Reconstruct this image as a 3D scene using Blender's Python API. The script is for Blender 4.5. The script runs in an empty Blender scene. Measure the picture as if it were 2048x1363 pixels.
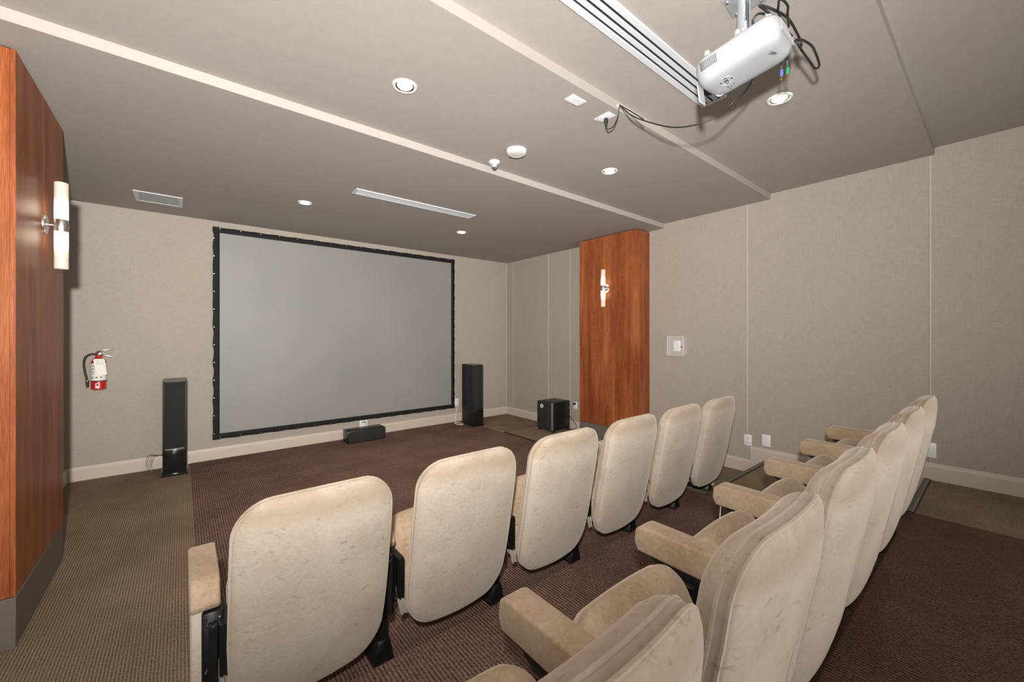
import bpy, bmesh, math, random
from mathutils import Vector, Matrix
random.seed(7)
SC = bpy.context.scene
COL = SC.collection
R = math.radians

# ------------------------------------------------------------------ camera
F_PX, YAW, HORIZON = 805.15, R(39.31), 670.0
cam_d = bpy.data.cameras.new('camera')
cam = bpy.data.objects.new('camera', cam_d)
COL.objects.link(cam)
cam.location = (0, 0, 1.42)
cam.rotation_euler = (R(90), 0, -YAW)
cam_d.sensor_fit = 'HORIZONTAL'
cam_d.sensor_width = 36.0
cam_d.lens = 36.0 * F_PX / 2048.0
cam_d.shift_y = -(681.5 - HORIZON) / 2048.0
cam_d.clip_start = 0.02
SC.camera = cam

# ------------------------------------------------------------------ world, exposure, big lights
SC.view_settings.view_transform = 'Standard'
SC.view_settings.look = 'None'
SC.view_settings.gamma = 1.0
SC.view_settings.use_curve_mapping = False
SC.view_settings.exposure = 0.8
w = bpy.data.worlds.new('world')
SC.world = w
w.use_nodes = True
w.node_tree.nodes['Background'].inputs[0].default_value = (0.05, 0.05, 0.05, 1)
w.node_tree.nodes['Background'].inputs[1].default_value = 1.0

def light(name, kind, loc, power, color=(1, 1, 1), **kw):
    d = bpy.data.lights.new(name, kind)
    d.energy = power
    d.color = color
    rot = kw.pop('rot', (0, 0, 0))
    for k, v in kw.items():
        setattr(d, k, v)
    o = bpy.data.objects.new(name, d)
    COL.objects.link(o)
    o.location = loc
    o.rotation_euler = rot
    return o

# the photographer's flash, a little left of and above the lens
FAZ, FEL = R(24), R(31)
FLASH_DIR = Vector((math.sin(FAZ) * math.cos(FEL), math.cos(FAZ) * math.cos(FEL), math.sin(FEL)))
fl = light('camera_flash', 'SPOT', (-0.10, -0.06, 1.68), 1430.0, (1.0, 0.97, 0.94), shadow_soft_size=0.035, spot_size=R(178), spot_blend=1.0)
fl.rotation_euler = FLASH_DIR.to_track_quat('-Z', 'Y').to_euler()
fl.data.use_nodes = True
nt = fl.data.node_tree
fo = nt.nodes.new('ShaderNodeLightFalloff')
fo.inputs['Strength'].default_value = 1.0
fo.inputs['Smooth'].default_value = 14.0
nt.links.new(fo.outputs['Quadratic'], nt.nodes['Emission'].inputs['Strength'])
# added area fill for the chair backs, standing in for rear wall bounce
light('rear_fill', 'AREA', (1.85, -1.68, 1.35), 22.0, (1.0, 0.96, 0.92), shape='RECTANGLE', size=4.8, size_y=1.8, spread=R(95), rot=(R(90), 0, 0))

# ------------------------------------------------------------------ materials
MATS = {}
def new_mat(name):
    m = bpy.data.materials.new(name)
    m.use_nodes = True
    nt = m.node_tree
    return m, nt, nt.nodes, nt.links, nt.nodes['Principled BSDF']

def plain(name, col, rough=0.5, metal=0.0, emit=None, estr=0.0, spec=None, noise=0.0, nscale=30, coat=0.0):
    if name in MATS:
        return MATS[name]
    m, nt, N, L, b = new_mat(name)
    b.inputs['Base Color'].default_value = (*col, 1)
    b.inputs['Roughness'].default_value = rough
    b.inputs['Metallic'].default_value = metal
    if spec is not None:
        b.inputs['Specular IOR Level'].default_value = spec
    if coat:
        b.inputs['Coat Weight'].default_value = coat
        b.inputs['Coat Roughness'].default_value = 0.15
    if emit:
        b.inputs['Emission Color'].default_value = (*emit, 1)
        b.inputs['Emission Strength'].default_value = estr
    if noise:
        tc = N.new('ShaderNodeTexCoord'); n = N.new('ShaderNodeTexNoise')
        n.inputs['Scale'].default_value = nscale; n.inputs['Detail'].default_value = 4
        L.new(tc.outputs['Object'], n.inputs['Vector'])
        mr = N.new('ShaderNodeMapRange')
        mr.inputs['To Min'].default_value = 1 - noise; mr.inputs['To Max'].default_value = 1 + noise
        L.new(n.outputs['Fac'], mr.inputs['Value'])
        mx = N.new('ShaderNodeMix'); mx.data_type = 'RGBA'; mx.blend_type = 'MULTIPLY'
        mx.inputs['Factor'].default_value = 1
        mx.inputs['A'].default_value = (*col, 1)
        L.new(mr.outputs['Result'], mx.inputs['B'])
        L.new(mx.outputs['Result'], b.inputs['Base Color'])
    MATS[name] = m
    return m

def ramp(N, stops):
    r = N.new('ShaderNodeValToRGB')
    e = r.color_ramp.elements
    while len(e) > 1:
        e.remove(e[-1])
    e[0].position = stops[0][0]; e[0].color = (*stops[0][1], 1)
    for p, c in stops[1:]:
        x = e.new(p); x.color = (*c, 1)
    return r

def noise(N, L, vec, scale, detail=3, rough=0.55, dist=0.0, stretch=None):
    n = N.new('ShaderNodeTexNoise')
    n.inputs['Scale'].default_value = scale; n.inputs['Detail'].default_value = detail
    n.inputs['Roughness'].default_value = rough; n.inputs['Distortion'].default_value = dist
    if stretch:
        mp = N.new('ShaderNodeMapping'); mp.inputs['Scale'].default_value = stretch
        L.new(vec, mp.inputs['Vector']); vec = mp.outputs['Vector']
    L.new(vec, n.inputs['Vector'])
    return n.outputs['Fac']

def math_n(N, L, op, a, b=None, c=None):
    n = N.new('ShaderNodeMath'); n.operation = op
    for i, v in enumerate((a, b, c)):
        if v is None:
            continue
        if hasattr(v, 'links'):
            L.new(v, n.inputs[i])
        else:
            n.inputs[i].default_value = v
    return n.outputs[0]

def mixc(N, L, fac, a, b, mode='MIX'):
    mx = N.new('ShaderNodeMix'); mx.data_type = 'RGBA'; mx.blend_type = mode
    for k, v in (('Factor', fac), ('A', a), ('B', b)):
        if hasattr(v, 'links'):
            L.new(v, mx.inputs[k])
        elif k == 'Factor':
            mx.inputs[k].default_value = v
        else:
            mx.inputs[k].default_value = (*v, 1)
    return mx.outputs['Result']

def bump(N, L, b, h, strength, dist):
    bp = N.new('ShaderNodeBump'); bp.inputs['Strength'].default_value = strength
    bp.inputs['Distance'].default_value = dist
    L.new(h, bp.inputs['Height']); L.new(bp.outputs['Normal'], b.inputs['Normal'])

def wallcover(name, col, amount=0.13):
    """taupe woven wall covering: fine crossed threads"""
    m, nt, N, L, b = new_mat(name)
    g = N.new('ShaderNodeNewGeometry').outputs['Position']
    a = noise(N, L, g, 60, 3, stretch=(6, 6, 0.35))
    c = noise(N, L, g, 60, 3, stretch=(0.35, 0.35, 6))
    s = math_n(N, L, 'ADD', a, c)
    big = noise(N, L, g, 1.3, 3)
    f = math_n(N, L, 'MULTIPLY_ADD', s, 0.5, 0.0)
    mr = N.new('ShaderNodeMapRange'); mr.inputs['From Min'].default_value = 0.35; mr.inputs['From Max'].default_value = 0.65
    mr.inputs['To Min'].default_value = 1 - amount; mr.inputs['To Max'].default_value = 1 + amount
    L.new(f, mr.inputs['Value'])
    mr2 = N.new('ShaderNodeMapRange'); mr2.inputs['To Min'].default_value = 0.95; mr2.inputs['To Max'].default_value = 1.05
    L.new(big, mr2.inputs['Value'])
    k = math_n(N, L, 'MULTIPLY', mr.outputs['Result'], mr2.outputs['Result'])
    o = mixc(N, L, 1.0, col, k, 'MULTIPLY')
    L.new(o, b.inputs['Base Color'])
    b.inputs['Roughness'].default_value = 0.75
    b.inputs['Specular IOR Level'].default_value = 0.3
    bump(N, L, b, s, 0.25, 0.002)
    return m

def carpet(name, c_low, c_high, period, fleck):
    """ribbed loop carpet, ribs running towards the screen wall"""
    m, nt, N, L, b = new_mat(name)
    g = N.new('ShaderNodeNewGeometry').outputs['Position']
    sp = N.new('ShaderNodeSeparateXYZ'); L.new(g, sp.inputs[0])
    wob = noise(N, L, g, 14, 2)
    x = math_n(N, L, 'MULTIPLY_ADD', wob, 0.003, sp.outputs['X'])
    s = math_n(N, L, 'SINE', math_n(N, L, 'MULTIPLY', x, 2 * math.pi / period))
    loops = noise(N, L, g, 160, 2, stretch=(1, 0.8, 1))
    h = math_n(N, L, 'MULTIPLY_ADD', s, 0.5, 0.5)
    fac = math_n(N, L, 'MULTIPLY_ADD', loops, 1.25, math_n(N, L, 'MULTIPLY_ADD', h, 0.42, -0.36))
    rp = ramp(N, [(0.15, c_low), (0.85, c_high)])
    L.new(fac, rp.inputs['Fac'])
    pat = noise(N, L, g, 2.2, 4)
    fl = ramp(N, [(0.35, fleck), (0.65, (1, 1, 1))])
    L.new(pat, fl.inputs['Fac'])
    L.new(mixc(N, L, 1.0, rp.outputs['Color'], fl.outputs['Color'], 'MULTIPLY'), b.inputs['Base Color'])
    b.inputs['Roughness'].default_value = 0.95
    b.inputs['Specular IOR Level'].default_value = 0.1
    hh = math_n(N, L, 'MULTIPLY_ADD', loops, 0.6, h)
    bump(N, L, b, hh, 0.9, 0.004)
    return m

def wood(name):
    """cherry veneer, upright cathedral figure"""
    m, nt, N, L, b = new_mat(name)
    g = N.new('ShaderNodeNewGeometry').outputs['Position']
    sp = N.new('ShaderNodeSeparateXYZ'); L.new(g, sp.inputs[0])
    u = math_n(N, L, 'ADD', sp.outputs['X'], sp.outputs['Y'])
    # veneer leaves about 0.22 m wide, each with its own figure
    leaf = math_n(N, L, 'MULTIPLY', u, 1 / 0.225)
    lf = math_n(N, L, 'FRACT', leaf); li = math_n(N, L, 'FLOOR', leaf)
    cx = math_n(N, L, 'ABSOLUTE', math_n(N, L, 'SUBTRACT', lf, 0.5))
    cb = N.new('ShaderNodeCombineXYZ')
    L.new(u, cb.inputs[0]); L.new(math_n(N, L, 'MULTIPLY', li, 0.37), cb.inputs[1]); L.new(sp.outputs['Z'], cb.inputs[2])
    v = cb.outputs[0]
    warp = noise(N, L, v, 2.4, 3, stretch=(2.2, 1, 0.5))
    # arches: a parabola in the leaf, running upwards
    arch = math_n(N, L, 'MULTIPLY_ADD', math_n(N, L, 'POWER', cx, 1.5), 6.0, math_n(N, L, 'MULTIPLY', sp.outputs['Z'], 0.9))
    ring = math_n(N, L, 'MULTIPLY_ADD', warp, 2.2, arch)
    s = math_n(N, L, 'SINE', math_n(N, L, 'MULTIPLY', ring, 58.0))
    fine = noise(N, L, v, 60, 4, stretch=(6, 1, 0.18))
    broad = noise(N, L, v, 3.0, 3, stretch=(3.0, 1, 0.4))
    f = math_n(N, L, 'MULTIPLY_ADD', s, 0.075, math_n(N, L, 'MULTIPLY_ADD', fine, 0.6, math_n(N, L, 'MULTIPLY_ADD', broad, 0.75, -0.15)))
    rp = ramp(N, [(0.22, (0.085, 0.020, 0.007)), (0.5, (0.215, 0.058, 0.018)), (0.8, (0.36, 0.125, 0.046))])
    L.new(f, rp.inputs['Fac'])
    L.new(rp.outputs['Color'], b.inputs['Base Color'])
    b.inputs['Roughness'].default_value = 0.36
    b.inputs['IOR'].default_value = 1.27
    bump(N, L, b, fine, 0.06, 0.001)
    return m

def velour(name, c_pale, c_brown, bias, sheen=0.35, top_wear=False):
    """cotton velour with rubbed patches and small scuffs"""
    m, nt, N, L, b = new_mat(name)
    tc = N.new('ShaderNodeTexCoord'); v0 = tc.outputs['Object']
    oi = N.new('ShaderNodeObjectInfo')
    ad = N.new('ShaderNodeVectorMath'); ad.operation = 'ADD'
    sc = N.new('ShaderNodeVectorMath'); sc.operation = 'SCALE'
    L.new(oi.outputs['Location'], sc.inputs[0]); sc.inputs['Scale'].default_value = 7.0
    L.new(v0, ad.inputs[0]); L.new(sc.outputs[0], ad.inputs[1]); v = ad.outputs[0]
    big = noise(N, L, v, 5.5, 4, 0.6)
    fine = noise(N, L, v, 75, 4, 0.65)
    f = math_n(N, L, 'MULTIPLY_ADD', fine, 0.5, math_n(N, L, 'MULTIPLY', big, 0.7))
    rp = ramp(N, [(bias - 0.2, c_brown), (bias + 0.2, c_pale)])
    L.new(f, rp.inputs['Fac'])
    base = rp.outputs['Color']
    if top_wear:
        # nap rubbed brown by hands along the top edge
        sz = N.new('ShaderNodeSeparateXYZ'); L.new(v0, sz.inputs[0])
        wz = math_n(N, L, 'MULTIPLY_ADD', big, 0.16, sz.outputs['Z'])
        wr = ramp(N, [(0.0, (0, 0, 0)), (0.5, (0.62, 0.62, 0.62)), (0.8, (0.5, 0.5, 0.5)), (1.0, (0.25, 0.25, 0.25))])
        mr = N.new('ShaderNodeMapRange'); mr.inputs['From Min'].default_value = 0.875; mr.inputs['From Max'].default_value = 0.995
        L.new(wz, mr.inputs['Value']); L.new(mr.outputs['Result'], wr.inputs['Fac'])
        base = mixc(N, L, wr.outputs['Color'], base, (0.285, 0.205, 0.138))
    sc1 = noise(N, L, v, 22, 3, 0.7, 0.6, stretch=(1.0, 1.0, 2.6))
    scf = ramp(N, [(0.61, (1, 1, 1)), (0.70, (0.70, 0.68, 0.65))])
    L.new(sc1, scf.inputs['Fac'])
    L.new(mixc(N, L, 0.8, base, scf.outputs['Color'], 'MULTIPLY'), b.inputs['Base Color'])
    b.inputs['Roughness'].default_value = 0.9
    b.inputs['Specular IOR Level'].default_value = 0.15
    b.inputs['Sheen Weight'].default_value = sheen
    b.inputs['Sheen Roughness'].default_value = 0.45
    b.inputs['Sheen Tint'].default_value = (1.0, 0.9, 0.8, 1)
    bump(N, L, b, fine, 0.12, 0.003)
    return m

M_WALL = wallcover('taupe_wallcovering', (0.30, 0.262, 0.217))
M_CEIL = wallcover('taupe_ceiling_fabric', (0.315, 0.286, 0.257), 0.04)
M_TAN = carpet('tan_ribbed_carpet', (0.115, 0.083, 0.050), (0.36, 0.275, 0.185), 0.0125, (0.80, 0.78, 0.76))
M_BROWN = carpet('brown_ribbed_carpet', (0.056, 0.032, 0.025), (0.275, 0.168, 0.132), 0.0155, (0.72, 0.70, 0.70))
M_WOOD = wood('cherry_veneer')
M_VEL = velour('beige_velour', (0.44, 0.38, 0.31), (0.33, 0.265, 0.20), 0.50, top_wear=True)
M_VELC = velour('cushion_velour', (0.45, 0.38, 0.30), (0.31, 0.23, 0.16), 0.54)
M_VELB = velour('rubbed_velour', (0.42, 0.32, 0.225), (0.27, 0.18, 0.11), 0.58, 0.25)
M_PLINTH = plain('plinth_laminate', (0.115, 0.098, 0.083), 0.45, noise=0.08, nscale=60)
M_BASE = plain('baseboard_paint', (0.43, 0.365, 0.30), 0.5, noise=0.04, nscale=8)
M_SEAM = plain('seam_strip', (0.46, 0.41, 0.35), 0.6)
M_BLACK = plain('black_metal', (0.006, 0.006, 0.006), 0.42)
M_BLKPL = plain('black_plastic', (0.006, 0.006, 0.006), 0.5)
M_GRILLE = plain('speaker_cloth', (0.009, 0.008, 0.0075), 0.9, noise=0.35, nscale=90)
M_VINYL = plain('black_vinyl_wrap', (0.007, 0.007, 0.007), 0.7, spec=0.2)
M_GLOSS = plain('gloss_black', (0.008, 0.008, 0.008), 0.12)
M_WHITE = plain('white_plastic', (0.62, 0.615, 0.61), 0.4)
M_WHITE2 = plain('white_enamel', (0.52, 0.535, 0.55), 0.45)
M_PROJ = plain('projector_white', (0.35, 0.36, 0.375), 0.4, noise=0.02, nscale=20)
M_STEEL = plain('brushed_steel', (0.62, 0.59, 0.55), 0.28, 1.0)
M_CHROME = plain('chrome', (0.75, 0.75, 0.76), 0.12, 1.0)
M_ALU = plain('grey_aluminium', (0.46, 0.49, 0.52), 0.4, 0.6)
M_SLOT = plain('slot_shadow', (0.012, 0.012, 0.013), 0.8)
M_RED = plain('extinguisher_red', (0.45, 0.012, 0.014), 0.25, coat=0.6)
M_PAPER = plain('paper_label', (0.68, 0.67, 0.60), 0.7, noise=0.06, nscale=60)
M_INK = plain('dark_ink', (0.03, 0.03, 0.035), 0.7)
M_CORD = plain('black_cord', (0.013, 0.012, 0.012), 0.4)
M_WCORD = plain('pale_cord', (0.60, 0.58, 0.55), 0.5)
M_NOSE = plain('rubber_nosing', (0.012, 0.010, 0.009), 0.6)

def screen_mat():
    m, nt, N, L, b = new_mat('grey_projection_fabric')
    g = N.new('ShaderNodeNewGeometry').outputs['Position']
    n1 = noise(N, L, g, 1.0, 3); n2 = noise(N, L, g, 160, 2)
    f = math_n(N, L, 'MULTIPLY_ADD', n2, 0.35, math_n(N, L, 'MULTIPLY', n1, 0.65))
    rp = ramp(N, [(0.3, (0.178, 0.171, 0.162)), (0.7, (0.213, 0.205, 0.194))])
    L.new(f, rp.inputs['Fac']); L.new(rp.outputs['Color'], b.inputs['Base Color'])
    b.inputs['Roughness'].default_value = 0.55
    return m
M_SCREEN = screen_mat()

def clear_mat():
    m, nt, N, L, b = new_mat('clear_acrylic')
    b.inputs['Base Color'].default_value = (0.93, 0.93, 0.9, 1)
    b.inputs['Roughness'].default_value = 0.06
    b.inputs['IOR'].default_value = 1.45
    b.inputs['Alpha'].default_value = 0.10
    return m
M_CLEAR = clear_mat()

# ------------------------------------------------------------------ mesh helpers
def finish(name, bm, mat, parent=None, smooth=False, angle=40):
    bmesh.ops.recalc_face_normals(bm, faces=bm.faces[:])
    me = bpy.data.meshes.new(name)
    bm.to_mesh(me); bm.free()
    me.materials.append(mat)
    if smooth:
        me.polygons.foreach_set('use_smooth', [True] * len(me.polygons))
        me.set_sharp_from_angle(angle=R(angle))
    o = bpy.data.objects.new(name, me)
    COL.objects.link(o)
    if parent is not None:
        o.parent = parent
    return o

def tag(o, label=None, cat=None, group=None, kind=None):
    for k, v in (('label', label), ('category', cat), ('group', group), ('kind', kind)):
        if v:
            o[k] = v
    return o

def thing(name, loc, label, cat, group=None, rz=0.0, kind=None):
    o = bpy.data.objects.new(name, None)
    o.empty_display_size = 0.05
    COL.objects.link(o)
    o.location = loc
    o.rotation_euler = (0, 0, rz)
    return tag(o, label, cat, group, kind)

def add_box(bm, x0, x1, y0, y1, z0, z1, bev=0.0, seg=2, mtx=None):
    t = bmesh.new()
    bmesh.ops.create_cube(t, size=1.0)
    for v in t.verts:
        v.co = Vector(((x0 + x1) / 2 + v.co.x * (x1 - x0), (y0 + y1) / 2 + v.co.y * (y1 - y0), (z0 + z1) / 2 + v.co.z * (z1 - z0)))
    if bev:
        bmesh.ops.bevel(t, geom=t.edges[:], offset=bev, segments=seg, affect='EDGES', profile=0.5)
    merge(bm, t, mtx)
    return bm

def merge(bm, t, mtx=None):
    if mtx is not None:
        bmesh.ops.transform(t, matrix=mtx, verts=t.verts[:])
    me = bpy.data.meshes.new('tmp')
    t.to_mesh(me); t.free()
    bm.from_mesh(me)
    bpy.data.meshes.remove(me)

def box(name, dims, mat, parent=None, bev=0.0, seg=2, smooth=False, mtx=None):
    bm = bmesh.new()
    add_box(bm, *dims, bev=bev, seg=seg, mtx=mtx)
    return finish(name, bm, mat, parent, smooth or bev > 0)

def add_prism(bm, poly, a0, a1, axis='x', bev=0.0, seg=2):
    """poly of (p,q); extruded along axis. x: (y,z)  y: (x,z)  z: (x,y)"""
    t = bmesh.new()
    def P(p, q, a):
        return {'x': (a, p, q), 'y': (p, a, q), 'z': (p, q, a)}[axis]
    f0 = [t.verts.new(P(p, q, a0)) for p, q in poly]
    f1 = [t.verts.new(P(p, q, a1)) for p, q in poly]
    n = len(poly)
    t.faces.new(f0); t.faces.new(f1[::-1])
    for i in range(n):
        t.faces.new((f0[i], f0[(i + 1) % n], f1[(i + 1) % n], f1[i]))
    bmesh.ops.recalc_face_normals(t, faces=t.faces[:])
    if bev:
        bmesh.ops.bevel(t, geom=t.edges[:], offset=bev, segments=seg, affect='EDGES', profile=0.5)
    merge(bm, t)
    return bm

def prism(name, poly, a0, a1, mat, parent=None, axis='x', bev=0.0, seg=2):
    bm = bmesh.new()
    add_prism(bm, poly, a0, a1, axis, bev, seg)
    return finish(name, bm, mat, parent, bev > 0)

def add_lathe(bm, prof, n=24, mtx=None):
    """prof of (r,z) turned about z"""
    t = bmesh.new()
    rings = []
    for r, z in prof:
        if r < 1e-6:
            rings.append([t.verts.new((0, 0, z))])
        else:
            rings.append([t.verts.new((r * math.cos(2 * math.pi * i / n), r * math.sin(2 * math.pi * i / n), z)) for i in range(n)])
    for A, B in zip(rings, rings[1:]):
        for i in range(n):
            j = (i + 1) % n
            if len(A) == 1 and len(B) == 1:
                continue
            if len(A) == 1:
                t.faces.new((A[0], B[j], B[i]))
            elif len(B) == 1:
                t.faces.new((A[i], A[j], B[0]))
            else:
                t.faces.new((A[i], A[j], B[j], B[i]))
    merge(bm, t, mtx)
    return bm

def lathe(name, prof, mat, parent=None, n=24, mtx=None, angle=40):
    bm = bmesh.new()
    add_lathe(bm, prof, n, mtx)
    return finish(name, bm, mat, parent, True, angle)

def spline(pts, sub=6, closed=False):
    P = [Vector(p) for p in pts]
    n = len(P); out = []
    rng = range(n) if closed else range(n - 1)
    for i in rng:
        p1, p2 = P[i], P[(i + 1) % n]
        p0 = P[i - 1] if (closed or i > 0) else p1 * 2 - p2
        p3 = P[(i + 2) % n] if (closed or i + 2 < n) else p2 * 2 - p1
        for k in range(sub):
            t = k / sub
            out.append(0.5 * ((2 * p1) + (-p0 + p2) * t + (2 * p0 - 5 * p1 + 4 * p2 - p3) * t * t + (-p0 + 3 * p1 - 3 * p2 + p3) * t ** 3))
    if not closed:
        out.append(P[-1])
    return out

def add_tube(bm, pts, r, n=8, closed=False):
    P = [Vector(p) for p in pts]
    m = len(P)
    T = []
    for i in range(m):
        a = P[i - 1] if (closed or i > 0) else P[i]
        b = P[(i + 1) % m] if (closed or i < m - 1) else P[i]
        T.append((b - a).normalized())
    up = Vector((0, 0, 1)) if abs(T[0].z) < 0.9 else Vector((1, 0, 0))
    nrm = T[0].cross(up).normalized()
    t = bmesh.new(); rings = []
    for i in range(m):
        nrm = (nrm - T[i] * nrm.dot(T[i]))
        nrm = nrm.normalized() if nrm.length > 1e-6 else T[i].orthogonal().normalized()
        bn = T[i].cross(nrm)
        rr = r[i] if isinstance(r, (list, tuple)) else r
        rings.append([t.verts.new(P[i] + (nrm * math.cos(2 * math.pi * k / n) + bn * math.sin(2 * math.pi * k / n)) * rr) for k in range(n)])
    cnt = m if closed else m - 1
    for i in range(cnt):
        A, B = rings[i], rings[(i + 1) % m]
        for k in range(n):
            t.faces.new((A[k], A[(k + 1) % n], B[(k + 1) % n], B[k]))
    if not closed:
        t.faces.new(rings[0][::-1]); t.faces.new(rings[-1])
    merge(bm, t)
    return bm

def tube(name, pts, r, mat, parent=None, n=8, closed=False):
    bm = bmesh.new()
    add_tube(bm, pts, r, n, closed)
    return finish(name, bm, mat, parent, True, 60)

def rect_outline(hw, hh, r, cz, nseg=6, side=3):
    """rounded rectangle (x,z) centred (0,cz), counter-clockwise"""
    out = []
    r = max(min(r, hw - 0.0005, hh - 0.0005), 0.0004)
    cs = [(hw - r, hh - r, 0), (-hw + r, hh - r, 90), (-hw + r, -hh + r, 180), (hw - r, -hh + r, 270)]
    for q, (cx, cy, a0) in enumerate(cs):
        for k in range(nseg + 1):
            a = R(a0 + 90 * k / nseg)
            out.append((cx + r * math.cos(a), cz + cy + r * math.sin(a)))
        nx, ny, na = cs[(q + 1) % 4]
        p1 = out[-1]; p2 = (nx + r * math.cos(R(na)), cz + ny + r * math.sin(R(na)))
        for k in range(1, side + 1):
            t = k / (side + 1)
            out.append((p1[0] + (p2[0] - p1[0]) * t, p1[1] + (p2[1] - p1[1]) * t))
    return out

def add_layers(bm, layers, fmap, cap0=True, cap1=True):
    """layers: list of (outline, y); fmap(x, y, z) -> point"""
    t = bmesh.new(); rings = []
    for ol, y in layers:
        rings.append([t.verts.new(fmap(x, y, z)) for x, z in ol])
    n = len(rings[0])
    for A, B in zip(rings, rings[1:]):
        for k in range(n):
            t.faces.new((A[k], A[(k + 1) % n], B[(k + 1) % n], B[k]))
    if cap0:
        t.faces.new(rings[0][::-1])
    if cap1:
        t.faces.new(rings[-1])
    merge(bm, t)
    return bm

# ------------------------------------------------------------------ room shell
W, XL, YF, YB = 4.56, -0.872, 5.722, -1.75
ZC = [2.727, 2.781, 2.835, 2.887]
YS = [2.627, 1.478, 0.342]
ZT, YT = 0.143, [1.524, 0.386]
BX0, BX1 = 0.070, 3.610
T = 0.12

fl0 = tag(box('floor', (XL - T, W + T, YT[0] - 0.2, YF + T, -0.15, 0.0), M_TAN), 'ribbed tan carpet of the lowest level, along both aisles', None, kind='structure')
box('brown_carpet', (BX0, BX1, YT[0] - 0.1, YF - 0.016, -0.02, 0.003), M_BROWN, fl0)
for i in (0, 1):
    y1 = YT[i]
    y0 = YT[1] if i == 0 else YB
    f = tag(box('floor', (XL - T, W + T, (y0 - 0.05) if i == 0 else y0 - T, y1, -0.15, ZT * (i + 1)), M_TAN), ['first raised carpeted tier, under the second row of chairs', 'highest carpeted tier, behind the second row of chairs'][i], None, kind='structure')
    box('brown_carpet', (BX0, BX1, (y0 - 0.04) if i == 0 else y0, y1 + 0.004, 0.0, ZT * (i + 1) + 0.003), M_BROWN, f, bev=0.006)
    # rubber nosing across the right aisle
    zt = ZT * (i + 1)
    bm = bmesh.new()
    add_prism(bm, [(y1 - 0.028, zt), (y1 - 0.028, zt + 0.004), (y1 + 0.002, zt + 0.007), (y1 + 0.009, zt - 0.004), (y1 + 0.009, zt - 0.03), (y1, zt - 0.03), (y1, zt)], BX1 + 0.004, W - 0.02, 'x')
    nose = finish('step_nosing', bm, M_NOSE, f)
    bm = bmesh.new()
    k = 0
    x = BX1 + 0.012
    while x < W - 0.03:
        add_box(bm, x, x + 0.016, y1 - 0.020, y1 + 0.012, zt - 0.006, zt + 0.013, bev=0.003, seg=1)
        x += 0.027
    tag(finish('nosing_ridges', bm, plain('nosing_ridge', (0.10, 0.085, 0.07), 0.5), nose, True), 'ribbed tread of the dark step nosing', kind='stuff')

def wall(name, dims, label):
    return tag(box(name, dims, M_WALL), label, None, kind='structure')
w_front = wall('wall_front', (XL - T, W + T, YF, YF + T, -0.15, 3.0), 'taupe fabric covered wall behind the screen')
w_right = wall('wall_right', (W, W + T, YB - T, YF, -0.15, 3.0), 'taupe fabric covered side wall with seams and outlets')
w_left = wall('wall_left', (XL - T, XL, YB - T, YF, -0.15, 3.0), 'taupe fabric covered side wall behind the left wood pillar')
w_back = wall('wall_back', (XL, W, YB - T, YB, -0.15, 3.0), 'taupe wall behind the last tier')
bm = bmesh.new()
prof = [(YF, ZC[0]), (YS[0], ZC[0]), (YS[0], ZC[1]), (YS[1], ZC[1]), (YS[1], ZC[2]), (YS[2], ZC[2]), (YS[2], ZC[3]), (YB, ZC[3]), (YB, 3.05), (YF, 3.05)]
add_prism(bm, prof, XL, W, 'x')
tag(finish('ceiling', bm, M_CEIL), 'taupe ceiling stepping up in low ledges towards the back', None, kind='structure')

def baseboard(name, p0, p1, zb, side, label, t=0.016, h=0.135):
    """straight run with a chamfered top; side = inward normal"""
    bm = bmesh.new()
    if side in ('-y',):
        add_prism(bm, [(YF, zb), (YF - t, zb), (YF - t, zb + h - 0.03), (YF - t * 0.55, zb + h - 0.012), (YF - t * 0.45, zb + h), (YF, zb + h)], p0, p1, 'x')
    else:
        s, xw = (-1, W) if side == '-x' else (1, XL)
        add_prism(bm, [(xw, zb), (xw + s * t, zb), (xw + s * t, zb + h - 0.03), (xw + s * t * 0.55, zb + h - 0.012), (xw + s * t * 0.45, zb + h), (xw, zb + h)], p0, p1, 'y')
    return tag(finish(name, bm, M_BASE), label, None, kind='structure')
baseboard('baseboard_front', XL, W, 0.0, '-y', 'pale baseboard below the projection screen')
baseboard('baseboard_right', 3.745, YF - 0.016, 0.0, '-x', 'pale baseboard from the corner to the right wood pillar')
baseboard('baseboard_right', 1.66, 2.826, 0.0, '-x', 'pale baseboard between the right wood pillar and the first step')
baseboard('baseboard_right', 0.45, 1.66, ZT, '-x', 'pale baseboard beside the second row of chairs', h=0.133)
baseboard('baseboard_right', YB, 0.45, 2 * ZT, '-x', 'pale baseboard on the highest tier', h=0.133)
box('stringer_board', (W - 0.016, W, YT[0], 1.66, 0.0, ZT), M_BASE, bpy.data.objects['baseboard_right.002'])
box('stringer_board', (W - 0.016, W, YT[1], 0.45, ZT, 2 * ZT), M_BASE, bpy.data.objects['baseboard_right.003'])
baseboard('baseboard_left', 3.785, YF - 0.016, 0.0, '+x', 'pale baseboard behind the left wood pillar')

for i, (y, wd, z0, z1, lab) in enumerate([(5.527, 0.004, 0.14, ZC[0], 'faint seam strip beside the front corner'), (4.642, 0.010, 0.14, ZC[0], 'pale seam strip above the left side of the subwoofer'), (4.177, 0.008, 0.14, ZC[0], 'bright seam strip above the right side of the subwoofer'), (1.693, 0.006, 0.135, ZC[1], 'pale seam strip running down to the duplex outlet'), (0.365, 0.005, 0.42, ZC[2], 'pale seam strip running down to the blank plate of the last tier')]):
    tag(box('trim_%d' % (i + 1), (W - 0.003, W, y - wd / 2, y + wd / 2, z0, z1 - 0.002), M_SEAM), lab, None, kind='structure')
tag(box('trim_6', (W - 0.006, W, YF - 0.006, YF, 0.14, ZC[0] - 0.002), M_SEAM), 'thin corner strip between screen wall and right wall', None, kind='structure')

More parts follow.
